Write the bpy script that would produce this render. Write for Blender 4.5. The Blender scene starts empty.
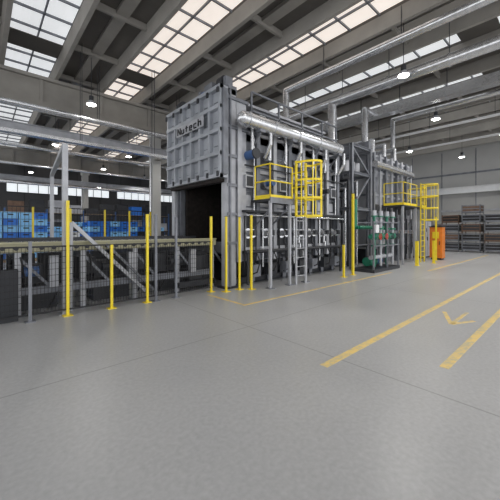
import bpy, bmesh, math, random
from mathutils import Vector, Matrix
random.seed(4)
S=bpy.context.scene
S.view_settings.view_transform='Standard'
S.view_settings.exposure=0.15

# ---------------- materials ----------------
def mat(name,col,rough=0.5,metal=0.0,var=0.08,scale=6.0,emit=None,estr=0.0,bump=0.0):
    m=bpy.data.materials.new(name); m.use_nodes=True
    nt=m.node_tree; b=nt.nodes['Principled BSDF']
    b.inputs['Roughness'].default_value=rough; b.inputs['Metallic'].default_value=metal
    geo=nt.nodes.new('ShaderNodeNewGeometry')
    n=nt.nodes.new('ShaderNodeTexNoise'); n.inputs['Scale'].default_value=scale; n.inputs['Detail'].default_value=4
    nt.links.new(geo.outputs['Position'],n.inputs['Vector'])
    r=nt.nodes.new('ShaderNodeValToRGB')
    r.color_ramp.elements[0].position=0.3; r.color_ramp.elements[1].position=0.7
    r.color_ramp.elements[0].color=tuple(max(0,c*(1-var)) for c in col)+(1,)
    r.color_ramp.elements[1].color=tuple(min(1,c*(1+var)) for c in col)+(1,)
    nt.links.new(n.outputs['Fac'],r.inputs['Fac']); nt.links.new(r.outputs['Color'],b.inputs['Base Color'])
    if emit:
        b.inputs['Emission Color'].default_value=emit+(1,); b.inputs['Emission Strength'].default_value=estr
    if bump:
        bp=nt.nodes.new('ShaderNodeBump'); bp.inputs['Strength'].default_value=bump
        nt.links.new(n.outputs['Fac'],bp.inputs['Height']); nt.links.new(bp.outputs['Normal'],b.inputs['Normal'])
    return m
M={}
M['door']=mat('door_paint',(0.38,0.40,0.435),0.38,0.15,0.16,2)
M['gray']=mat('gray_paint',(0.19,0.20,0.225),0.38,0.15,0.25,3)
M['lgray']=mat('light_gray_paint',(0.43,0.44,0.47),0.4,0.15,0.14,3)
M['dgray']=mat('dark_gray_paint',(0.032,0.034,0.04),0.5,0.1,0.15,3)
M['silver']=mat('galvanised_steel',(0.66,0.67,0.69),0.25,0.75,0.12,8)
M['yellow']=mat('safety_yellow',(0.88,0.68,0.03),0.4,0,0.06,5)
M['black']=mat('black_steel',(0.010,0.010,0.012),0.5,0,0.1,5)
M['refract']=mat('refractory_lining',(0.02,0.015,0.013),0.9,0,0.4,9)
M['beige']=mat('conveyor_beam_paint',(0.42,0.40,0.26),0.5,0,0.1,4)
M['blue']=mat('blue_plastic',(0.02,0.18,0.68),0.4,0,0.15,5)
M['sky']=mat('light_blue_plastic',(0.25,0.58,0.95),0.4,0,0.1,5)
M['green']=mat('green_enamel',(0.02,0.20,0.12),0.4,0,0.15,5)
M['red']=mat('red_enamel',(0.6,0.03,0.02),0.4,0,0.1,5)
M['orange']=mat('orange_enamel',(0.75,0.22,0.03),0.4,0,0.1,5)
M['brown']=mat('rusty_steel',(0.15,0.09,0.06),0.7,0,0.3,5)
M['motor']=mat('motor_blue',(0.05,0.12,0.3),0.4,0,0.1,5)
M['conc']=mat('precast_concrete',(0.30,0.285,0.26),0.85,0,0.12,1.2,bump=0.1)
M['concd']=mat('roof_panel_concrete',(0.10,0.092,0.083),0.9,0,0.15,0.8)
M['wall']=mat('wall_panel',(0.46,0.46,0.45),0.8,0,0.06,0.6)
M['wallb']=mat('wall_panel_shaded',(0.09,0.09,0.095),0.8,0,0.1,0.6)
M['white']=mat('white_paint',(0.78,0.79,0.80),0.5,0,0.04,3)
M['wood']=mat('pallet_wood',(0.42,0.29,0.17),0.8,0,0.2,6)
M['skyl']=mat('skylight_panel',(0.5,0.5,0.5),0.6,0,0.1,1,emit=(0.93,0.95,0.97),estr=0.6)
M['skyw']=mat('skylight_panel_warm',(0.5,0.48,0.45),0.6,0,0.1,1,emit=(1.0,0.90,0.82),estr=0.7)
M['glass']=mat('window_glazing',(0.6,0.6,0.6),0.4,0,0.05,1,emit=(0.9,0.96,1.0),estr=0.75)
M['lamp']=mat('lamp_diffuser',(0.9,0.9,0.9),0.4,0,0.0,1,emit=(1,0.97,0.92),estr=25)

def floormat():
    m=bpy.data.materials.new('concrete_floor'); m.use_nodes=True; nt=m.node_tree; b=nt.nodes['Principled BSDF']
    N=nt.nodes.new; L=nt.links.new
    geo=N('ShaderNodeNewGeometry')
    n1=N('ShaderNodeTexNoise'); n1.inputs['Scale'].default_value=0.45; n1.inputs['Detail'].default_value=8; n1.inputs['Roughness'].default_value=0.6
    n2=N('ShaderNodeTexNoise'); n2.inputs['Scale'].default_value=25; n2.inputs['Detail'].default_value=4
    L(geo.outputs['Position'],n1.inputs['Vector']); L(geo.outputs['Position'],n2.inputs['Vector'])
    a=N('ShaderNodeValToRGB'); a.color_ramp.elements[0].position=0.25; a.color_ramp.elements[1].position=0.78
    a.color_ramp.elements[0].color=(0.385,0.388,0.395,1); a.color_ramp.elements[1].color=(0.48,0.48,0.482,1)
    L(n1.outputs['Fac'],a.inputs['Fac'])
    mx=N('ShaderNodeMix'); mx.data_type='RGBA'; mx.blend_type='OVERLAY'; mx.inputs[0].default_value=0.2
    L(a.outputs['Color'],mx.inputs[6]); L(n2.outputs['Fac'],mx.inputs[7])
    sep=N('ShaderNodeSeparateXYZ'); L(geo.outputs['Position'],sep.inputs[0])
    outs=[]
    for ax,off in (('X',1.7),('Y',1.3)):
        ad=N('ShaderNodeMath'); ad.operation='ADD'; ad.inputs[1].default_value=off+60; L(sep.outputs[ax],ad.inputs[0])
        mo=N('ShaderNodeMath'); mo.operation='MODULO'; mo.inputs[1].default_value=5.0; L(ad.outputs[0],mo.inputs[0])
        lt=N('ShaderNodeMath'); lt.operation='LESS_THAN'; lt.inputs[1].default_value=0.022; L(mo.outputs[0],lt.inputs[0]); outs.append(lt)
    mm=N('ShaderNodeMath'); mm.operation='MAXIMUM'; L(outs[0].outputs[0],mm.inputs[0]); L(outs[1].outputs[0],mm.inputs[1])
    sc=N('ShaderNodeMath'); sc.operation='MULTIPLY'; sc.inputs[1].default_value=0.4; L(mm.outputs[0],sc.inputs[0])
    m2=N('ShaderNodeMix'); m2.data_type='RGBA'; L(sc.outputs[0],m2.inputs[0]); L(mx.outputs[2],m2.inputs[6]); m2.inputs[7].default_value=(0.1,0.1,0.1,1)
    L(m2.outputs[2],b.inputs['Base Color'])
    mr=N('ShaderNodeMapRange'); mr.inputs[1].default_value=.25; mr.inputs[2].default_value=.75; mr.inputs[3].default_value=0.27; mr.inputs[4].default_value=0.42; L(n1.outputs['Fac'],mr.inputs[0]); L(mr.outputs[0],b.inputs['Roughness'])
    return m
M['floor']=floormat()
def linemat():
    m=bpy.data.materials.new('worn_floor_paint'); m.use_nodes=True; nt=m.node_tree; b=nt.nodes['Principled BSDF']
    geo=nt.nodes.new('ShaderNodeNewGeometry'); n=nt.nodes.new('ShaderNodeTexNoise'); n.inputs['Scale'].default_value=7; n.inputs['Detail'].default_value=8; n.inputs['Roughness'].default_value=.7
    nt.links.new(geo.outputs['Position'],n.inputs['Vector'])
    r=nt.nodes.new('ShaderNodeValToRGB'); r.color_ramp.elements[0].position=0.36; r.color_ramp.elements[0].color=(0.52,0.47,0.33,1)
    r.color_ramp.elements[1].position=0.56; r.color_ramp.elements[1].color=(0.82,0.60,0.20,1)
    nt.links.new(n.outputs['Fac'],r.inputs['Fac']); nt.links.new(r.outputs['Color'],b.inputs['Base Color']); b.inputs['Roughness'].default_value=.5
    return m
M['line']=linemat()

# ---------------- builder ----------------
class B:
    def __init__(s,name): s.name=name; s.v=[]; s.f=[]; s.m=[]; s.sm=[]
    def add(s,vs,fs,k,sm=False):
        o=len(s.v); s.v+= [tuple(v) for v in vs]
        for f in fs: s.f.append([i+o for i in f]); s.m.append(k); s.sm.append(sm)
    def box(s,x0,x1,y0,y1,z0,z1,k):
        vs=[(x0,y0,z0),(x1,y0,z0),(x1,y1,z0),(x0,y1,z0),(x0,y0,z1),(x1,y0,z1),(x1,y1,z1),(x0,y1,z1)]
        s.add(vs,[(0,3,2,1),(4,5,6,7),(0,1,5,4),(1,2,6,5),(2,3,7,6),(3,0,4,7)],k)
    def beam(s,p,q,w,h,k):
        p=Vector(p);q=Vector(q);d=(q-p).normalized()
        up=Vector((0,0,1)) if abs(d.z)<0.95 else Vector((0,1,0))
        a=d.cross(up).normalized()*w/2; b=a.cross(d).normalized()*h/2
        vs=[p-a-b,p+a-b,p+a+b,p-a+b,q-a-b,q+a-b,q+a+b,q-a+b]
        s.add(vs,[(0,3,2,1),(4,5,6,7),(0,1,5,4),(1,2,6,5),(2,3,7,6),(3,0,4,7)],k)
    def ibeam(s,p,q,w,h,k,t=0.02):
        p=Vector(p);q=Vector(q);d=(q-p).normalized()
        up=Vector((0,0,1)) if abs(d.z)<0.95 else Vector((0,1,0))
        a=d.cross(up).normalized(); b=a.cross(d).normalized()
        o=b*(h/2-t/2)
        s.beam(p+o,q+o,w,t,k); s.beam(p-o,q-o,w,t,k); s.beam(p,q,t,h-2*t,k)
    def cyl(s,p,q,r,k,n=12,r2=None):
        p=Vector(p);q=Vector(q);d=(q-p).normalized(); r2=r if r2 is None else r2
        up=Vector((0,0,1)) if abs(d.z)<0.95 else Vector((1,0,0))
        a=d.cross(up).normalized(); b=a.cross(d).normalized()
        vs=[];
        for c,rr in ((p,r),(q,r2)):
            for i in range(n):
                t=2*math.pi*i/n; vs.append(c+a*math.cos(t)*rr+b*math.sin(t)*rr)
        s.add(vs,[(i,(i+1)%n,n+(i+1)%n,n+i) for i in range(n)],k,True)
        s.add(vs[:n],[tuple(reversed(range(n)))],k); s.add(vs[n:],[tuple(range(n))],k)
    def ball(s,c,r,k,n=10):
        c=Vector(c); vs=[];fs=[]; h=n//2
        for j in range(h+1):
            ph=math.pi*j/h
            for i in range(n):
                t=2*math.pi*i/n; vs.append(c+Vector((math.sin(ph)*math.cos(t),math.sin(ph)*math.sin(t),math.cos(ph)))*r)
        for j in range(h):
            for i in range(n): fs.append((j*n+i,(j+1)*n+i,(j+1)*n+(i+1)%n,j*n+(i+1)%n))
        s.add(vs,fs,k,True)
    def tube(s,pts,r,k,n=8):
        for i in range(len(pts)-1): s.cyl(pts[i],pts[i+1],r,k,n)
        for p in pts[1:-1]: s.ball(p,r*1.02,k,n)
    def flange(s,c,ax,r,t,k,n=16):
        c=Vector(c);ax=Vector(ax)
        s.cyl(c-ax*t/2,c+ax*t/2,r,k,n)
    def wheel(s,c,ax,r,k,tr=0.012,n=14):
        c=Vector(c);d=Vector(ax).normalized()
        up=Vector((0,0,1)) if abs(d.z)<0.95 else Vector((1,0,0))
        a=d.cross(up).normalized(); b=a.cross(d).normalized()
        P=[c+a*math.cos(2*math.pi*i/n)*r+b*math.sin(2*math.pi*i/n)*r for i in range(n)]
        for i in range(n): s.cyl(P[i],P[(i+1)%n],tr,k,6)
        for i in range(0,n,max(1,n//4)): s.cyl(c,P[i],tr*.8,k,5)
    def make(s):
        me=bpy.data.meshes.new(s.name); me.from_pydata(s.v,[],s.f); 
        used=[]
        for k in s.m:
            if k not in used: used.append(k)
        for k in used: me.materials.append(M[k])
        for i,p in enumerate(me.polygons):
            p.material_index=used.index(s.m[i]); p.use_smooth=s.sm[i]
        me.update()
        o=bpy.data.objects.new(s.name,me); S.collection.objects.link(o); return o

# ---------------- shell ----------------
XW,YW=31.0,40.0; X0,Y0=-14.0,-9.0; ZR=9.0
b=B('floor'); b.box(X0,XW+.3,Y0,YW+.3,-0.3,0,'floor'); b.make()

b=B('ceiling')
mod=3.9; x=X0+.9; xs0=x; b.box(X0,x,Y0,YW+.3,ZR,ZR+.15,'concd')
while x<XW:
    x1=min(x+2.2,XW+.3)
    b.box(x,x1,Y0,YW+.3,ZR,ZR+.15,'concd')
    for xr in (x+.12,x1-.12):
        vs=[(xr-.07,Y0,ZR-.5),(xr+.07,Y0,ZR-.5),(xr+.13,Y0,ZR),(xr-.13,Y0,ZR),(xr-.07,YW,ZR-.5),(xr+.07,YW,ZR-.5),(xr+.13,YW,ZR),(xr-.13,YW,ZR)]
        b.add(vs,[(0,1,2,3),(7,6,5,4),(0,4,5,1),(1,5,6,2),(3,7,4,0)],'conc')
    b.box((x+x1)/2-.2,(x+x1)/2+.2,Y0,YW,ZR-.12,ZR,'conc')
    y=Y0+1.5
    while y<YW:
        b.box(x+.2,x1-.2,y,y+.1,ZR-.22,ZR,'conc'); y+=3.0
    x+=mod
b.make()
wi=0; x=xs0+2.2
while x<XW:
    wi+=1; b=B('window_%d'%wi); xe=min(x+mod-2.2,XW+.3); k='skyw' if 3<x<11 else 'skyl'
    n=6; pts=[]
    for j in range(n+1):
        t=math.pi*j/n; pts.append((x+(xe-x)*j/n, ZR+.12+.35*math.sin(t)))
    vs=[];fs=[]
    for (px,pz) in pts: vs+=[(px,Y0,pz),(px,YW,pz)]
    for j in range(n): fs.append((2*j,2*j+1,2*j+3,2*j+2))
    b.add(vs,fs,k)
    y=Y0+.5
    while y<YW:
        b.box(x,xe,y,y+.05,ZR+.02,ZR+.1,'gray'); y+=1.1
    b.box((x+xe)/2-.025,(x+xe)/2+.025,Y0,YW,ZR+.02,ZR+.1,'gray')
    y=Y0+11
    while y<YW:
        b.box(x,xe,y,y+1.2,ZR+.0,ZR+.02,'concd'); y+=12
    b.make(); x+=mod

b=B('wall_right'); b.box(XW,XW+.3,Y0,YW+.3,0,ZR+.15,'wall')
y=Y0
while y<YW:
    b.box(XW-.03,XW,y,y+.06,0,ZR-.5,'gray'); y+=2.5
b.box(XW-.05,XW,Y0,YW,3.2,3.35,'lgray'); b.box(XW-.04,XW,Y0,YW,6.4,6.55,'gray')
b.make()
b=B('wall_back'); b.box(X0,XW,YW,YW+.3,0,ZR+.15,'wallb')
x=X0
while x<XW: b.box(x,x+.06,YW-.03,YW,0,ZR-.5,'dgray'); x+=2.5
b.make()
for j in range(7):
    b=B('window_%d'%(wi+1+j)); xa=-9+j*5.5
    b.box(xa,xa+4.6,YW-.08,YW-.04,5.6,6.6,'glass')
    for q in range(6): b.box(xa+q*.91,xa+q*.91+.06,YW-.12,YW-.03,5.6,6.6,'dgray')
    for z in (5.55,6.6): b.box(xa,xa+4.6,YW-.12,YW-.03,z,z+.07,'dgray')
    b.make()

for yy in (16.5,32.0):
    b=B('roof_girder')
    b.box(X0,XW,yy-.12,yy+.12,7.35,8.5,'conc'); b.box(X0,XW,yy-.3,yy+.3,7.15,7.36,'conc'); b.box(X0,XW,yy-.3,yy+.3,8.36,8.5,'conc')
    x=X0+1
    while x<XW: b.box(x,x+.12,yy-.22,yy+.22,7.3,8.4,'conc'); x+=2.5
    b.make()
    b=B('crane_rail_beam'); b.ibeam((X0,yy-.5,5.95),(XW-.1,yy-.5,5.95),.25,.4,'lgray',.03)
    for x in (-2.5,7.5,17.5,27.5): b.box(x-.15,x+.15,yy-.6,yy-.22,5.55,5.76,'conc')
    b.make()
    for x in (-2.5,7.5,17.5,27.5):
        b=B('concrete_column'); b.box(x-.24,x+.24,yy-.24,yy+.24,0,7.15,'wall'); b.box(x-.32,x+.32,yy-.32,yy+.32,6.85,7.15,'wall')
        if yy<20: b.box(x-.26,x+.26,yy-.26,yy+.26,0,1.2,'yellow')
        b.tube([(x-.3,yy-.1,0),(x-.3,yy-.1,6.8)],.04,'silver')
        b.make()
b=B('wall_crane_beam'); b.ibeam((XW-.5,Y0,5.0),(XW-.5,YW-.2,5.0),.3,.55,'white',.04)
for y in range(-8,40,6): b.box(XW-.65,XW,y,y+.3,4.4,4.73,'conc')
b.make()
for y in (-3.5,3.0,9.5,16.0,22.5):
    b=B('wall_pilaster'); b.box(XW-.35,XW,y-.25,y+.25,0,4.4,'conc'); b.make()

# floor markings
b=B('floor_marking_aisle'); b.box(3.0,24,1.99,2.09,0,.004,'line'); b.box(4.0,24,1.03,1.13,0,.004,'line')
def fl(b,p,q,w): b.beam((p[0],p[1],.002),(q[0],q[1],.002),w,.004,'line')
fl(b,(5.95,1.5),(6.75,1.82),.07); fl(b,(5.95,1.5),(6.45,1.28),.07); fl(b,(6.0,1.5),(7.0,1.5),.06)
b.make()
b=B('floor_marking_machine'); b.box(4.15,4.23,4.84,6.2,0,.004,'line'); b.box(4.15,11.5,4.79,4.87,0,.004,'line'); b.box(13,24,4.0,4.1,0,.004,'line'); b.make()

# ---------------- main furnace ----------------
b=B('industrial_furnace')
xa,xb,ya,yb,zt=5.3,10.6,6.6,9.6,4.55
b.box(xa,xb,ya,ya+.35,.9,zt,'gray'); b.box(xa,xb,yb-.35,yb,.9,zt,'gray')
b.box(xa,xb,ya,yb,zt-.35,zt,'gray'); b.box(xa,xb,ya,yb,.9,1.15,'gray'); b.box(xb-.35,xb,ya,yb,.9,zt,'gray')
b.box(xa+.02,xb-.35,ya+.35,ya+.42,1.15,4.2,'refract'); b.box(xa+.02,xb-.35,yb-.42,yb-.35,1.15,4.2,'refract')
b.box(xa+.02,xb-.35,ya+.35,yb-.35,4.1,4.2,'refract'); b.box(xa+.02,xb-.35,ya+.35,yb-.35,1.15,1.2,'refract'); b.box(xb-.45,xb-.35,ya+.35,yb-.35,1.15,4.2,'refract')
for i in range(6): b.box(xa+.1+i*.8,xa+.14+i*.8,ya+.42,ya+.46,1.2,4.1,'black')
for y in (ya+.15,yb-.15):
    b.ibeam((xa,y,.8),(xb,y,.8),.22,.22,'gray')
    b.ibeam((xa,y,.12),(xb,y,.12),.2,.18,'dgray')
for i in range(8):
    x=xa+.1+i*.72
    b.ibeam((x,ya+.15,0),(x,ya+.15,.8),.16,.16,'gray'); b.ibeam((x,yb-.15,0),(x,yb-.15,.8),.16,.16,'gray')
    b.ibeam((x,ya+.1,.72),(x,yb-.1,.72),.14,.14,'dgray')
b.box(xa+.4,xb,ya+.6,yb-.3,0,.7,'dgray')
for i in range(8):
    x=xa+.1+i*.72
    b.ibeam((x,ya-.09,.7),(x,ya-.09,zt+.15),.14,.18,'lgray' if i%2==0 else 'gray',.018)
    b.ibeam((x,yb+.09,.7),(x,yb+.09,zt+.15),.14,.18,'gray',.018)
    b.ibeam((x,ya-.1,zt+.08),(x,yb+.1,zt+.08),.12,.16,'gray',.018)
for z in (1.0,2.15,3.3,4.4): b.box(xa,xb,ya-.07,ya,z,z+.1,'lgray')
for z in (1.6,2.7,3.9): b.box(xa,xb,ya-.03,ya,z,z+.05,'gray')
for i in range(7):
    x=xa+.46+i*.72
    b.cyl((x,ya,1.5),(x,ya-.12,1.5),.15,'silver',14); b.cyl((x,ya-.12,1.5),(x,ya-.3,1.5),.09,'lgray',12)
    b.cyl((x,ya-.3,1.5),(x,ya-.34,1.5),.12,'silver',14)
    b.tube([(x,ya-.25,1.5),(x,ya-.25,1.15),(x,ya-.3,1.15),(x,ya-.3,.98)],.03,'silver' if i%2 else 'dgray')
    b.tube([(x+.15,ya-.3,.98),(x+.2,ya-.42,.7),(x+.1,ya-.4,.4),(x,ya-.2,.3)],.018,'black')
    b.box(x-.06,x+.06,ya-.44,ya-.34,1.44,1.6,'dgray')
    b.box(x-.25,x+.25,ya-.02,ya,1.1,2.1,'dgray')
    b.box(x-.18,x+.18,ya-.04,ya,2.3,2.62,'lgray')
    if i%2==0:
        b.box(x-.16,x+.16,ya-.2,ya-.02,2.82,3.18,'lgray'); b.box(x-.12,x+.12,ya-.21,ya-.2,2.86,3.14,'dgray')
    else:
        b.cyl((x,ya,3.0),(x,ya-.2,3.0),.16,'gray',14); b.cyl((x,ya-.2,3.0),(x,ya-.45,3.0),.09,'motor' if i==1 else 'dgray',12)
        b.box(x-.2,x+.2,ya-.05,ya,3.6,3.95,'dgray')
    b.cyl((x,ya-.02,3.75),(x,ya-.3,3.75),.07,'silver',10); b.tube([(x,ya-.3,3.75),(x,ya-.3,4.5)],.05,'silver')
    b.tube([(x+.22,ya-.14,2.1),(x+.22,ya-.14,4.3)],.02,'dgray' if i%2 else 'silver')
    b.tube([(x-.2,ya-.2,.5),(x-.2,ya-.2,2.0)],.025,'silver' if i%2 else 'black')
b.tube([(xa+.2,ya-.3,.98),(xb-.1,ya-.3,.98)],.05,'dgray'); b.tube([(xa+.2,ya-.36,2.02),(xb-.1,ya-.36,2.02)],.035,'silver'); b.tube([(xa+.2,ya-.28,3.42),(xb,ya-.28,3.42)],.025,'dgray')
b.tube([(xa+.3,ya-.3,.98),(xa+.3,ya-.3,.06)],.04,'dgray'); b.tube([(xb-.2,ya-.3,.98),(xb-.2,ya-.3,.0)],.05,'dgray')
b.box(xa+.2,xb-.1,ya-.34,ya-.12,2.1,2.16,'dgray')
for i in range(7):
    x=xa+.5+i*.7
    b.box(x,x+.3,ya-.3,ya-.05,.25,.6,'dgray' if i%2 else 'gray'); b.tube([(x+.15,ya-.18,.6),(x+.15,ya-.18,.98)],.02,'black')
b.cyl((5.75,ya-.45,3.75),(5.75,ya-.05,3.75),.13,'motor',14); b.cyl((5.75,ya-.5,3.75),(5.75,ya-.45,3.75),.15,'dgray',14)
for i in range(4):
    x=6.3+i*1.2
    b.box(x-.35,x+.35,7.8,8.7,zt+.1,zt+.35,'gray'); b.cyl((x,8.25,zt+.35),(x,8.25,zt+.6),.28,'lgray',16); b.cyl((x,8.25,zt+.6),(x,8.25,zt+1.05),.17,'dgray',14)
    b.cyl((x+.3,7.15,zt+.1),(x+.3,7.15,zt+.6),.12,'silver',12)
    b.tube([(x-.2,7.0,zt),(x-.2,7.0,zt+.7),(x-.2,7.6,zt+.7)],.06,'silver')
for x in (6.0,7.2,8.4,9.6,10.55): b.beam((x,ya,zt+.1),(x,ya,zt+1.15),.05,.05,'gray')
for z in (zt+.6,zt+1.15): b.beam((6.0,ya,z),(10.55,ya,z),.05,.05,'gray')
b.beam((5.4,7.2,zt+1.0),(10.5,7.2,zt+1.0),.3,.08,'lgray')
for x in (5.9,7.3,9.1,10.4): b.beam((x,7.2,zt+.1),(x,7.2,zt+1.0),.06,.06,'gray')
# door tower
for y in (6.52,9.42):
    b.box(5.0,5.32,y-.02,y+.22,0,5.5,'lgray'); b.box(5.06,5.1,y-.1,y+.26,.0,5.45,'gray')
    b.box(4.9,5.4,y-.1,y+.3,0,.05,'dgray')
b.box(5.05,5.35,6.5,9.64,5.35,5.6,'gray'); b.box(5.12,5.34,6.7,9.5,3.0,5.4,'gray')
b.box(5.3,5.75,6.6,9.6,4.5,5.35,'gray')
for z in (1.2,2.0,2.8,3.6,4.4,5.2): b.box(5.0,5.75 if z>4 else 5.34,6.44,6.5,z,z+.08,'gray')
b.box(5.34,5.7,6.5,6.6,1.1,5.25,'lgray')
b.box(5.1,5.3,6.72,9.5,.95,1.25,'gray')
b.box(5.12,5.32,6.72,6.9,1.25,3.1,'gray'); b.box(5.12,5.32,9.25,9.5,1.25,3.1,'gray')
b.cyl((5.2,6.7,5.8),(5.2,9.4,5.8),.06,'dgray',12)
for y in (6.7,8.0,9.4): b.box(5.08,5.32,y-.06,y+.06,5.55,5.9,'gray')
b.cyl((5.2,6.8,5.8),(5.2,7.0,5.8),.2,'dgray',16); b.cyl((5.2,9.15,5.8),(5.2,9.3,5.8),.2,'dgray',16)
b.box(5.0,5.4,7.2,7.6,5.6,5.9,'gray'); b.cyl((5.2,7.6,5.77),(5.2,8.0,5.77),.12,'motor',12)
# lifting door
b.box(4.86,5.0,6.46,9.5,3.02,5.5,'door')
for i in range(7):
    y=6.46+i*.492; b.box(4.74,4.86,y,y+.085,3.02,5.5,'door')
for z in (3.02,3.62,4.25,4.88,5.4): b.box(4.72,4.86,6.46,9.5,z,z+.1,'door')
for i in range(7):
    for z in (3.1,5.34): b.box(4.69,4.72,6.48+i*.492,6.56+i*.492,z-.06,z+.08,'dgray')
for i in range(6):
    for z in (3.3,3.9,4.55,5.1): b.box(4.845,4.86,6.6+i*.492,6.88+i*.492,z,z+.02,'gray')
b.box(4.8,4.95,6.38,6.46,3.1,5.4,'gray'); b.box(4.8,4.95,9.5,9.57,3.1,5.4,'gray')
b.box(4.84,5.0,6.6,9.4,2.92,3.02,'refract')
b.box(4.70,4.72,7.2,8.75,4.55,4.86,'lgray')
gl={'N':[(0,0,0,1),(0,1,.6,0),(.6,0,.6,1)],'u':[(0,0,0,.6),(0,0,.5,0),(.5,0,.5,.6)],'t':[(.2,0,.2,.9),(0,.6,.45,.6)],'e':[(0,0,.5,0),(0,0,0,.6),(0,.6,.5,.6),(.5,.3,.5,.6),(0,.3,.5,.3)],'c':[(0,0,.5,0),(0,0,0,.6),(0,.6,.5,.6)],'h':[(0,0,0,1),(0,.6,.5,.6),(.5,0,.5,.6)]}
yy=8.65
for ch in 'Nutech':
    for (a,c,d,e) in gl[ch]:
        b.beam((4.69,yy-a*.26,4.6+c*.2),(4.69,yy-d*.26,4.6+e*.2),.02,.035,'black')
    yy-=.24
b.make()

b=B('exhaust_manifold_pipe')
b.cyl((5.25,6.1,4.6),(10.0,6.1,4.6),.19,'silver',20); b.ball((5.25,6.1,4.6),.185,'silver',16)
for x in (5.4,6.4,7.5,8.6,9.7): b.flange((x,6.1,4.6),(1,0,0),.215,.05,'silver',20)
for x in (5.9,7.3,8.7,9.9):
    b.beam((x,6.1,4.35),(x,6.5,4.35),.06,.08,'gray'); b.beam((x,6.1,4.35),(x,6.5,3.95),.04,.04,'gray')
    b.box(x-.1,x+.1,6.0,6.2,4.35,4.45,'gray')
    b.tube([(x+.4,6.1,4.5),(x+.4,6.1,4.1),(x+.4,6.35,3.75)],.06,'silver')
b.make()

b=B('overhead_exhaust_duct')
b.tube([(11.7,7.5,4.4),(11.7,7.5,7.3)],.2,'silver',16); b.ball((11.7,7.5,7.3),.21,'silver',14)
b.tube([(11.7,7.5,7.3),(11.7,10.7,7.3)],.2,'silver',16); b.cyl((11.7,7.5,7.3),(11.7,-6,7.3),.2,'silver',16)
for y in range(-5,11,2):
    b.flange((11.7,y,7.3),(0,1,0),.23,.05,'silver',18); b.beam((11.7,y,7.3),(11.7,y,8.98),.02,.02,'dgray')
for z in (4.8,5.6,6.4): b.flange((11.7,7.5,z),(0,0,1),.23,.05,'silver',18)
b.tube([(11.7,7.5,4.4),(10.8,7.5,4.3),(10.62,7.5,4.3)],.2,'silver',14)
b.make()
b=B('overhead_exhaust_duct')
b.tube([(10.3,9.0,4.7),(10.3,9.0,7.9),(10.3,-6,7.9)],.14,'silver',12)
for y in range(-5,10,3): b.beam((10.3,y,7.9),(10.3,y,8.99),.02,.02,'dgray')
b.make()
b=B('ventilation_duct')
b.box(15.0,15.5,-6,12.8,7.4,7.8,'silver')
for y in range(-6,13,2): b.box(14.96,15.54,y,y+.05,7.36,7.84,'silver'); b.beam((15.25,y,7.8),(15.25,y,8.99),.03,.03,'dgray')
b.make()
b=B('suspended_lighting_track')
for x in (19.5,23.5):
    b.box(x-.08,x+.08,-6,12.8,7.4,7.5,'white')
    for y in range(-6,13,3): b.beam((x,y,7.5),(x,y,8.99),.02,.02,'dgray')
b.make()
b=B('lattice_pipe_bridge')
yy=10.9; xs=8.2
for y in (yy,yy+.8):
    for z in (5.7,6.5): b.beam((xs,y,z),(21,y,z),.09,.09,'gray')
    x=xs; k=0
    while x<20.5:
        b.beam((x,y,5.7),(x,y,6.5),.06,.06,'gray'); b.beam((x,y,5.7 if k%2 else 6.5),(x+1.28,y,6.5 if k%2 else 5.7),.05,.05,'gray'); x+=1.28; k+=1
x=xs
while x<=21: b.beam((x,yy,5.7),(x,yy+.8,5.7),.06,.06,'gray'); x+=1.28
for x in (xs+.1,14.0,20.9):
    for y in (yy,yy+.8): b.beam((x,y,0),(x,y,5.7),.14,.14,'gray')
for j,(r,k) in enumerate(((.1,'silver'),(.07,'yellow'),(.09,'lgray'))): b.cyl((xs-.2,yy+.18+j*.24,5.85),(21.2,yy+.18+j*.24,5.85),r,k,10)
b.make()

b=B('steel_service_gantry')
for x in (11.4,13.0):
    for y in (6.4,9.8): b.ibeam((x,y,0),(x,y,5.2),.14,.14,'gray',.018)
for z in (2.5,4.0,5.15):
    for y in (6.4,9.8): b.ibeam((11.4,y,z),(13.0,y,z),.12,.12,'gray',.018)
    for x in (11.4,13.0): b.ibeam((x,6.4,z),(x,9.8,z),.12,.12,'gray',.018)
b.beam((11.4,6.4,2.5),(13.0,6.4,4.0),.06,.06,'gray'); b.beam((13.0,6.4,4.0),(11.4,6.4,5.1),.06,.06,'gray')
for i in range(6): b.tube([(11.5+.25*i,6.9,0),(11.5+.25*i,6.9,3.0+.4*(i%3)),(11.5+.25*i,8.5,3.0+.4*(i%3))],.05,'silver' if i%2 else 'dgray')
b.box(11.6,12.8,7.2,9.4,0,2.1,'dgray'); b.box(11.6,12.8,7.1,7.2,.2,1.9,'lgray')
for i in range(3): b.cyl((11.8+.45*i,6.9,4.05),(11.8+.45*i,6.9,4.6),.16,'lgray',14)
b.make()

def caged_ladder(bb,x0,x1,y,z0,z1,cz,k='yellow',depth=.7,kl='yellow'):
    for x in (x0,x1): bb.beam((x,y,z0),(x,y,z1),.055,.04,kl)
    z=z0+.25
    while z<z1-.1: bb.cyl((x0,y,z),(x1,y,z),.015,kl,6); z+=.27
    cx=(x0+x1)/2; rx=.36
    def arc(z):
        P=[]
        for i in range(11):
            t=math.pi*(i/10)
            P.append(Vector((cx+rx*math.cos(t), y-.1-(depth-.1)*math.sin(t), z)))
        return [Vector((x1,y,z))]+P+[Vector((x0,y,z))]
    z=cz; zs=[]
    while z<=z1-.05: zs.append(z); z+=(z1-.08-cz)/3
    for z in zs:
        A=arc(z)
        for i in range(len(A)-1): bb.beam(A[i],A[i+1],.012,.06,k)
    A0=arc(zs[0]);A1=arc(zs[-1])
    for i in (2,4,6,8,10): bb.beam(A0[i],A1[i],.04,.012,k)
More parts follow.
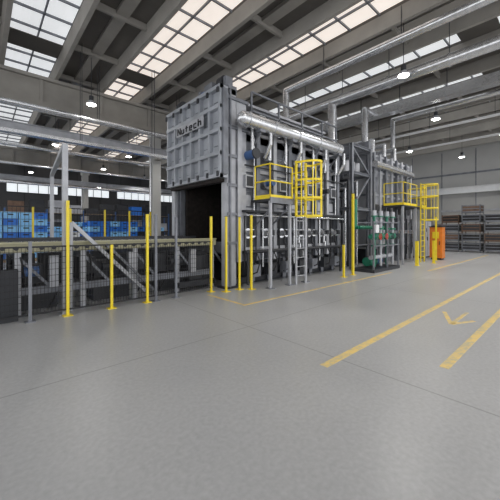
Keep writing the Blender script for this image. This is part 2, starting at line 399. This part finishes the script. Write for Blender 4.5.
def railing(bb,p,q,z,h=1.05,k='yellow',n=None):
    p=Vector((p[0],p[1],z));q=Vector((q[0],q[1],z)); L=(q-p).length; n=n or max(1,int(round(L/.7)))
    for i in range(n+1):
        a=p+(q-p)*i/n; bb.cyl(a,a+Vector((0,0,h)),.022,k,8)
    for f in (1,.52): bb.cyl(p+Vector((0,0,h*f)),q+Vector((0,0,h*f)),.022,k,8)
    bb.beam(p+Vector((0,0,.06)),q+Vector((0,0,.06)),.008,.11,k)
b=B('service_platform')
b.box(5.85,7.5,5.68,6.44,2.4,2.46,'dgray'); b.box(5.85,7.5,5.66,5.7,2.34,2.5,'gray')
for (x,y) in ((5.9,5.72),(6.7,5.72),(7.45,5.72)): b.beam((x,y,0),(x,y,2.4),.07,.07,'lgray'); b.box(x-.1,x+.1,y-.1,y+.1,0,.02,'gray')
railing(b,(5.87,5.7),(6.8,5.7),2.46,.95); railing(b,(5.87,5.7),(5.87,6.3),2.46,.95); railing(b,(7.48,5.7),(7.48,6.3),2.46,.95)
for x in (5.95,6.6): b.beam((x,5.72,2.2),(x,6.4,1.7),.04,.04,'gray')
b.make()
b=B('caged_ladder'); caged_ladder(b,6.88,7.32,5.62,0,3.62,2.0,kl='lgray')
for x in (6.88,7.32): b.beam((x,5.62,2.0),(x,5.62,3.62),.06,.05,'yellow')
b.make()

def post(name,x,y,h,k='yellow',w=.05,base=True):
    b=B(name); b.beam((x,y,0),(x,y,h),w,w,k)
    if base: b.box(x-.09,x+.09,y-.09,y+.09,0,.012,k); b.box(x-.04,x+.04,y-.04,y+.04,h,h+.01,'dgray')
    b.make()
post('safety_light_post',5.45,6.0,2.0); post('safety_light_post',5.2,6.2,1.95,'yellow',.045)
post('safety_light_post',4.75,6.2,1.95,'yellow',.045)
post('yellow_guard_post',9.9,5.5,2.9,'yellow',.07)
post('yellow_guard_post',9.2,5.45,1.1,'yellow',.06)

def fence(name,p,q,h,posts,pk='yellow',dx=.06,dz=.2,z0=.12,w=.005):
    b=B(name); p=Vector((p[0],p[1],0));q=Vector((q[0],q[1],0));L=(q-p).length;d=(q-p)/L
    for t,k,hh in posts:
        c=p+d*t; b.beam(c,c+Vector((0,0,hh)),.05,.05,k); b.box(c.x-.08,c.x+.08,c.y-.08,c.y+.08,0,.012,k)
    n=int(L/dx)
    for i in range(n+1):
        c=p+d*L*i/n; b.beam(c+Vector((0,0,z0)),c+Vector((0,0,h)),w,w,'black')
    z=z0
    while z<=h+.001: b.beam(p+Vector((0,0,z)),q+Vector((0,0,z)),w,w,'black'); z+=dz
    for z in (z0,h): b.beam(p+Vector((0,0,z)),q+Vector((0,0,z)),.02,.03,'black')
    b.make()
fence('mesh_safety_fence',(-3.5,6.45),(4.5,6.45),1.3,[(.2,'yellow',2.0),(2.4,'gray',1.9),(4.15,'gray',1.4),(4.72,'yellow',2.15),(5.5,'yellow',1.3),(6.25,'yellow',1.95),(6.45,'gray',1.95),(6.95,'gray',1.9),(7.95,'yellow',1.95)],dx=.055,dz=.11,w=.0075)
fence('mesh_safety_fence',(-4,11.2),(3.3,11.2),2.3,[(0,'black',2.3),(2.0,'yellow',2.3),(4,'black',2.3),(5.2,'yellow',2.3),(6.2,'yellow',2.3),(7.25,'yellow',2.3)],dx=.1,dz=.2,w=.010)
fence('mesh_safety_fence',(3.3,11.2),(4.9,11.2),2.3,[(.8,'yellow',2.3),(1.6,'yellow',2.3)],dx=.1,dz=.2,w=.010)

b=B('portal_gate_frame')
b.beam((1.2,6.58,0),(1.2,6.58,3.2),.09,.09,'lgray'); b.beam((1.55,10.3,0),(1.55,10.3,3.2),.09,.09,'lgray'); b.beam((1.2,6.58,3.2),(1.55,10.3,3.2),.09,.09,'lgray')
b.beam((1.2,6.58,2.8),(1.24,6.95,3.2),.04,.04,'lgray'); b.box(1.1,1.3,6.53,6.68,0,.015,'lgray'); b.box(1.45,1.65,10.2,10.4,0,.015,'lgray')
b.make()

b=B('roller_charging_conveyor')
for y in (7.0,9.4):
    b.box(-4,4.95,y-.06,y+.06,1.18,1.34,'beige'); b.box(-4,4.95,y-.1,y+.1,1.34,1.37,'beige'); b.ibeam((-4,y,.45),(4.9,y,.45),.1,.14,'gray',.015)
for i in range(9):
    x=-3.8+i*1.08
    for y in (7.0,9.4):
        b.beam((x,y,0),(x,y,1.2),.1,.1,'lgray'); b.box(x-.12,x+.12,y-.12,y+.12,0,.02,'gray')
    b.beam((x,7.0,1.1),(x,9.4,1.1),.1,.14,'gray'); b.beam((x,7.0,.45),(x,9.4,.45),.08,.08,'gray')
    b.beam((x,7.0,1.1),(x+.5,7.0,.5),.05,.05,'gray')
for i in range(45):
    x=-3.8+i*.195
    b.cyl((x,7.1,1.3),(x,9.3,1.3),.055,'silver',8)
    b.cyl((x,6.9,1.26),(x,6.96,1.26),.04,'dgray',8)
for i in range(15):
    x=-3.6+i*.58
    b.box(x,x+.3,7.25,7.45,.55+.1*(i%2),1.0,'dgray'); b.tube([(x+.1,6.95,1.1),(x+.15,7.0,.7),(x+.1,7.1,.3),(x,7.2,.05)],.02,'black')
    b.box(x,x+.5,8.6,8.9,.3,1.05,'dgray')
for x in (-1.2,.4,1.9,3.5):
    b.box(x,x+.55,7.3,7.8,.55,.9,'dgray'); b.cyl((x+.1,7.1,.8),(x+.45,7.1,.8),.1,'motor' if x==.4 else 'dgray',12)
    b.box(x+.6,x+.75,6.85,7.0,.5,1.1,'lgray'); b.box(x,x+.8,7.4,9.2,0,.4,'dgray')
b.beam((1.35,6.8,1.75),(2.9,6.8,.15),.07,.07,'lgray'); b.beam((1.35,6.8,1.75),(1.35,6.8,0),.05,.05,'lgray'); b.beam((2.9,6.8,0),(2.9,6.8,.2),.05,.05,'lgray')
b.beam((2.0,6.8,1.3),(3.1,6.8,.15),.05,.05,'gray')
b.box(-4,4.9,7.9,8.0,1.36,1.42,'dgray'); b.box(-4,4.9,8.7,8.8,1.36,1.42,'dgray')
b.box(3.7,4.95,6.95,7.05,.1,.25,'dgray'); b.box(4.2,4.9,7.1,9.3,.1,.9,'dgray')
for i in range(5): b.beam((4.93,7.1+i*.5,.1),(4.93,7.1+i*.5,1.2),.05,.05,'gray')
b.make()
b=B('chain_drive_unit')
b.box(-.35,.15,6.6,6.85,0,.12,'dgray'); b.box(-.25,.05,6.62,6.83,.12,.85,'dgray'); b.cyl((-.1,6.6,1.0),(-.1,6.84,1.0),.2,'black',18); b.cyl((-.1,6.56,1.0),(-.1,6.6,1.0),.1,'silver',14)
b.box(.2,.5,6.62,6.84,0,.9,'dgray'); b.make()

# ---------- second furnace ----------
b=B('heat_treatment_furnace')
x0,x1,y0,y1=13.5,18.0,6.6,10.2
b.box(x0,x1,y0,y1,.7,5.1,'lgray'); b.box(x0+.2,x1-.2,y0+.2,y1-.2,0,.7,'dgray')
for i in range(8):
    x=x0+.05+i*.63; b.ibeam((x,y0-.08,0),(x,y0-.08,5.2),.13,.16,'lgray' if i%2 else 'gray',.018)
for z in (.8,2.0,3.2,4.3,5.05): b.box(x0,x1,y0-.06,y0,z,z+.1,'lgray')
for i in range(6):
    y=y0+.1+i*.66; b.ibeam((x0-.08,y,0),(x0-.08,y,5.2),.16,.13,'gray',.018)
for z in (.8,2.0,3.2,4.3): b.box(x0-.06,x0,y0,y1,z,z+.1,'gray')
for i in range(7):
    x=x0+.36+i*.63; b.cyl((x,y0,1.5),(x,y0-.35,1.5),.1,'silver',12); b.box(x-.15,x+.15,y0-.15,y0,2.4,2.8,'dgray'); b.box(x-.2,x+.2,y0-.05,y0,3.4,4.1,'gray'); b.tube([(x+.2,y0-.2,.3),(x+.2,y0-.2,2.2)],.03,'dgray')
for i in range(3):
    x=x0+.8+i*1.3; b.cyl((x,7.6,5.1),(x,7.6,5.8),.22,'lgray',14); b.tube([(x+.4,7.1,5.1),(x+.4,7.1,6.1),(x+.4,8.4,6.1),(x+.4,8.4,5.1)],.12,'silver',10)
b.cyl((x0-.2,6.3,4.6),(x1-.3,6.3,4.6),.15,'silver',16)
for x in (14.2,16,17.6): b.beam((x,6.3,4.45),(x,6.6,4.4),.06,.06,'gray')
b.box(13.3,13.5,6.6,10.2,5.1,5.7,'gray'); b.tube([(14.3,7.3,5.1),(14.3,7.3,7.6),(14.96,7.3,7.6)],.16,'silver',12)
b.tube([(17.6,7.3,5.1),(17.6,7.3,7.9),(17.6,-6,7.9)],.13,'silver',12)
b.make()
b=B('service_platform')
b.box(14.4,17.4,5.5,6.44,2.7,2.76,'dgray')
for x in (14.45,16.0,17.35): b.beam((x,5.55,0),(x,5.55,2.7),.08,.08,'lgray')
railing(b,(14.42,5.52),(16.1,5.52),2.76,1.05); railing(b,(16.8,5.52),(17.4,5.52),2.76,1.05); railing(b,(14.42,5.52),(14.42,6.4),2.76); railing(b,(17.38,5.52),(17.38,6.4),2.76)
b.make()
b=B('caged_ladder'); caged_ladder(b,16.2,16.7,5.38,0,3.9,2.1); b.make()
post('yellow_guard_post',14.6,5.0,1.1,'yellow',.12); post('yellow_guard_post',16.2,4.8,1.1,'yellow',.1); post('yellow_guard_post',17.9,5.2,2.3,'yellow',.07)

b=B('gas_valve_skid')
b.box(10.8,13.1,5.15,6.05,.0,.12,'dgray')
for x in (10.85,12.0,13.05):
    for y in (5.2,6.0): b.beam((x,y,.1),(x,y,1.9),.05,.05,'gray')
for z in (1.0,1.9):
    for y in (5.2,6.0): b.beam((10.85,y,z),(13.05,y,z),.05,.05,'gray')
b.tube([(10.9,5.35,1.35),(13.0,5.35,1.35)],.09,'green',12); b.tube([(10.9,5.8,1.7),(13.0,5.8,1.7)],.07,'green',12); b.tube([(11,5.4,.55),(12.9,5.4,.55)],.08,'lgray',12)
for x in (11.2,11.75,12.3,12.85):
    b.tube([(x,5.35,.2),(x,5.35,2.15)],.055,'lgray' if x in (11.75,12.85) else 'green',10); b.flange((x,5.35,1.0),(0,0,1),.12,.06,'green'); b.flange((x,5.35,1.65),(0,0,1),.12,.06,'green')
    b.ball((x,5.35,1.35),.15,'green',12); b.wheel((x,5.1,1.35),(0,1,0),.11,'red' if x<12 else 'dgray'); b.cyl((x,5.35,1.35),(x,5.1,1.35),.02,'silver',8)
    b.cyl((x,5.35,2.15),(x,5.35,2.35),.09,'lgray',12); b.flange((x,5.35,2.13),(0,0,1),.12,.04,'green')
b.cyl((11.3,5.7,.35),(11.9,5.7,.35),.18,'green',16); b.cyl((11.9,5.7,.35),(12.4,5.7,.35),.15,'motor',16)
b.box(12.5,12.95,5.6,5.9,.9,1.6,'lgray'); b.box(10.95,11.2,5.15,5.25,1.5,1.8,'white')
b.tube([(10.9,5.8,1.7),(10.9,5.95,1.7),(10.9,5.95,2.8)],.07,'green',12)
b.make()
b=B('control_cabinet'); b.box(18.6,19.8,6.0,6.6,0.1,2.1,'lgray'); b.box(18.62,19.78,6.02,6.58,0,.1,'dgray'); b.box(19.19,19.21,5.99,6.0,.15,2.05,'dgray'); b.box(19.1,19.14,5.96,6.0,1.0,1.2,'black'); b.box(18.8,19.0,5.98,6.0,1.5,1.7,'black'); b.make()
b=B('orange_equipment_cabinet'); b.box(18.2,18.7,5.0,5.6,.1,1.75,'orange'); b.box(18.25,18.65,5.05,5.55,0,.1,'dgray'); b.box(18.18,18.2,5.06,5.54,.2,1.65,'orange'); b.box(18.16,18.18,5.15,5.45,1.15,1.5,'yellow'); b.box(18.15,18.18,5.1,5.13,.8,1.0,'black'); b.box(18.17,18.73,4.97,5.63,1.75,1.8,'dgray'); b.make()

def container(bb,x,y,z,w,d,h,k):
    bb.box(x,x+w,y,y+d,z+.12,z+.17,k)
    for (a,c) in ((x,y),(x+w-.06,y),(x,y+d-.06),(x+w-.06,y+d-.06)): bb.box(a,a+.06,c,c+.06,z,z+h,k)
    for zz in (z+.17,z+h*.55,z+h-.08):
        bb.box(x,x+w,y,y+.03,zz,zz+.06,k); bb.box(x,x+w,y+d-.03,y+d,zz,zz+.06,k); bb.box(x,x+.03,y,y+d,zz,zz+.06,k); bb.box(x+w-.03,x+w,y,y+d,zz,zz+.06,k)
    c=random.choice(['brown','dgray','black','dgray'])
    bb.box(x+.02,x+.035,y+.05,y+d-.05,z+.17,z+h*.85,c); bb.box(x+.05,x+w-.05,y+.02,y+.03,z+.17,z+h*.85,c)
    bb.box(x+.1,x+w-.1,y+.1,y+d-.1,z+.17,z+h*.75,random.choice(['brown','dgray','black']))
for i in range(7):
    b=B('metal_container_stack'); n=[3,4,5,4,4,5,4][i]
    for j in range(n): container(b,26.0+.15*(i%2),7.4-i*1.3,j*.68,1.1,1.12,.68,'gray' if (i+j)%4 else 'brown')
    b.make()
b=B('metal_container_stack')
for j in range(3): container(b,27.5,9.6,j*.68,1.1,1.1,.68,'gray')
b.make()
b=B('fire_hose_cabinet'); b.box(XW-.25,XW-.03,8.3,8.9,1.2,2.0,'red'); b.box(XW-.27,XW-.25,8.36,8.84,1.26,1.94,'white'); b.make()

def crates(x,y,nx,nz,base=0.15,kk=('blue','sky')):
    b=B('plastic_crate_stack')
    b.box(x,x+nx*.62,y,y+.8,.10,.14,'wood')
    for q in (0,.35,.7): b.box(x,x+nx*.62,y+q,y+q+.1,0,.1,'wood')
    for i in range(nx):
        for j in range(nz):
            k=random.choice(kk); xx=x+i*.62; z=.14+j*.34
            b.box(xx+.02,xx+.6,y+.02,y+.78,z,z+.28,k); b.box(xx,xx+.62,y,y+.8,z+.28,z+.33,k)
            b.box(xx+.2,xx+.42,y+.005,y+.02,z+.17,z+.23,'black')
            for r in (.08,.5): b.box(xx+r,xx+r+.03,y+.0,y+.02,z,z+.28,k)
    b.make()
crates(.2,19,4,7,kk=('blue','sky','sky')); crates(3.2,20,2,4,kk=('sky','white')); crates(5.2,21,5,6,kk=('blue','blue','sky')); crates(-2.5,18.5,4,5); crates(8.6,22,3,5,kk=('blue','dgray')); crates(-5.5,19,4,6)
crates(2.6,25,6,6,kk=('blue','dgray','sky')); crates(9,26,6,5,kk=('blue','sky','dgray'))
def rack(x,y,n,lv):
    b=B('pallet_rack')
    for i in range(n+1):
        for yy in (y,y+1): b.box(x+i*2.7-.05,x+i*2.7+.05,yy-.05,yy+.05,0,lv*1.5+.3,'motor')
    for l in range(1,lv+1):
        for yy in (y,y+1): b.box(x,x+n*2.7,yy-.03,yy+.03,l*1.5-.12,l*1.5,'dgray')
        b.box(x,x+n*2.7,y,y+1,l*1.5,l*1.5+.03,'wood')
    for l in range(lv+1):
        for i in range(n*2):
            if random.random()<.85:
                h=.5+random.random()*.6; b.box(x+.2+i*1.35,x+1.2+i*1.35,y+.1,y+.9,l*1.5+.03,l*1.5+.03+h,random.choice(['dgray','lgray','brown','blue','gray']))
    b.make()
rack(-4,29.5,7,2)
b=B('suspended_cable_tray')
y=13.4
b.box(X0,XW-.2,y-.15,y+.15,5.0,5.03,'silver'); b.box(X0,XW-.2,y-.16,y-.14,5.0,5.12,'silver'); b.box(X0,XW-.2,y+.14,y+.16,5.0,5.12,'silver')
for x in range(-12,30,3): b.beam((x,y-.14,5.0),(x,y-.14,9.0),.02,.02,'dgray'); b.beam((x,y+.14,5.0),(x,y+.14,9.0),.02,.02,'dgray')
b.make()
b=B('suspended_pipe_run')
for y,z,r in ((14.6,6.5,.09),(14.9,6.5,.06),(20.5,6.2,.1),(24,5.8,.08),(27,5.0,.1)):
    b.cyl((X0,y,z),(XW-.05,y,z),r,'silver',10)
    for x in range(-12,30,4): b.beam((x,y,z),(x,y,9.0),.02,.02,'dgray')
b.make()
for (x,y) in ((11,4.2),(16.5,4.8),(17.2,1),(9,13.9),(3.5,13.9),(3.5,22),(8,22),(8,28),(12.6,22),(22,8),(22,3),(26.5,6),(0,26),(3.5,34),(12.5,30),(4.5,2),(10.9,.5)):
    b=B('high_bay_lamp'); z=7.0 if y<12 else 6.9
    b.cyl((x,y,z+.35),(x,y,9.0),.012,'dgray',6); b.cyl((x,y,z+.15),(x,y,z+.35),.09,'dgray',12); b.cyl((x,y,z),(x,y,z+.15),.2,'lgray',16,r2=.1); b.cyl((x,y,z-.02),(x,y,z),.17,'lamp',16); o=b.make()
    ld=bpy.data.lights.new('lamp_beam','SPOT'); ld.energy=330; ld.spot_size=math.radians(150); ld.spot_blend=.6; ld.shadow_soft_size=.17; ld.color=(1,.97,.92)
    lo=bpy.data.objects.new('lamp_beam',ld); S.collection.objects.link(lo); lo.location=(x,y,z-.04); lo.parent=o

w=bpy.data.worlds.new('overcast_sky'); S.world=w; w.use_nodes=True
bg=w.node_tree.nodes['Background']; bg.inputs[0].default_value=(0.97,0.98,1.0,1); bg.inputs[1].default_value=1.7

cam=bpy.data.cameras.new('camera'); co=bpy.data.objects.new('camera',cam); S.collection.objects.link(co)
co.location=(0,0,1.6)
cam.sensor_width=36; cam.lens=21.6; cam.shift_y=-0.04; cam.clip_end=200
co.rotation_euler=(math.radians(90),0,-math.radians(42))
S.camera=co
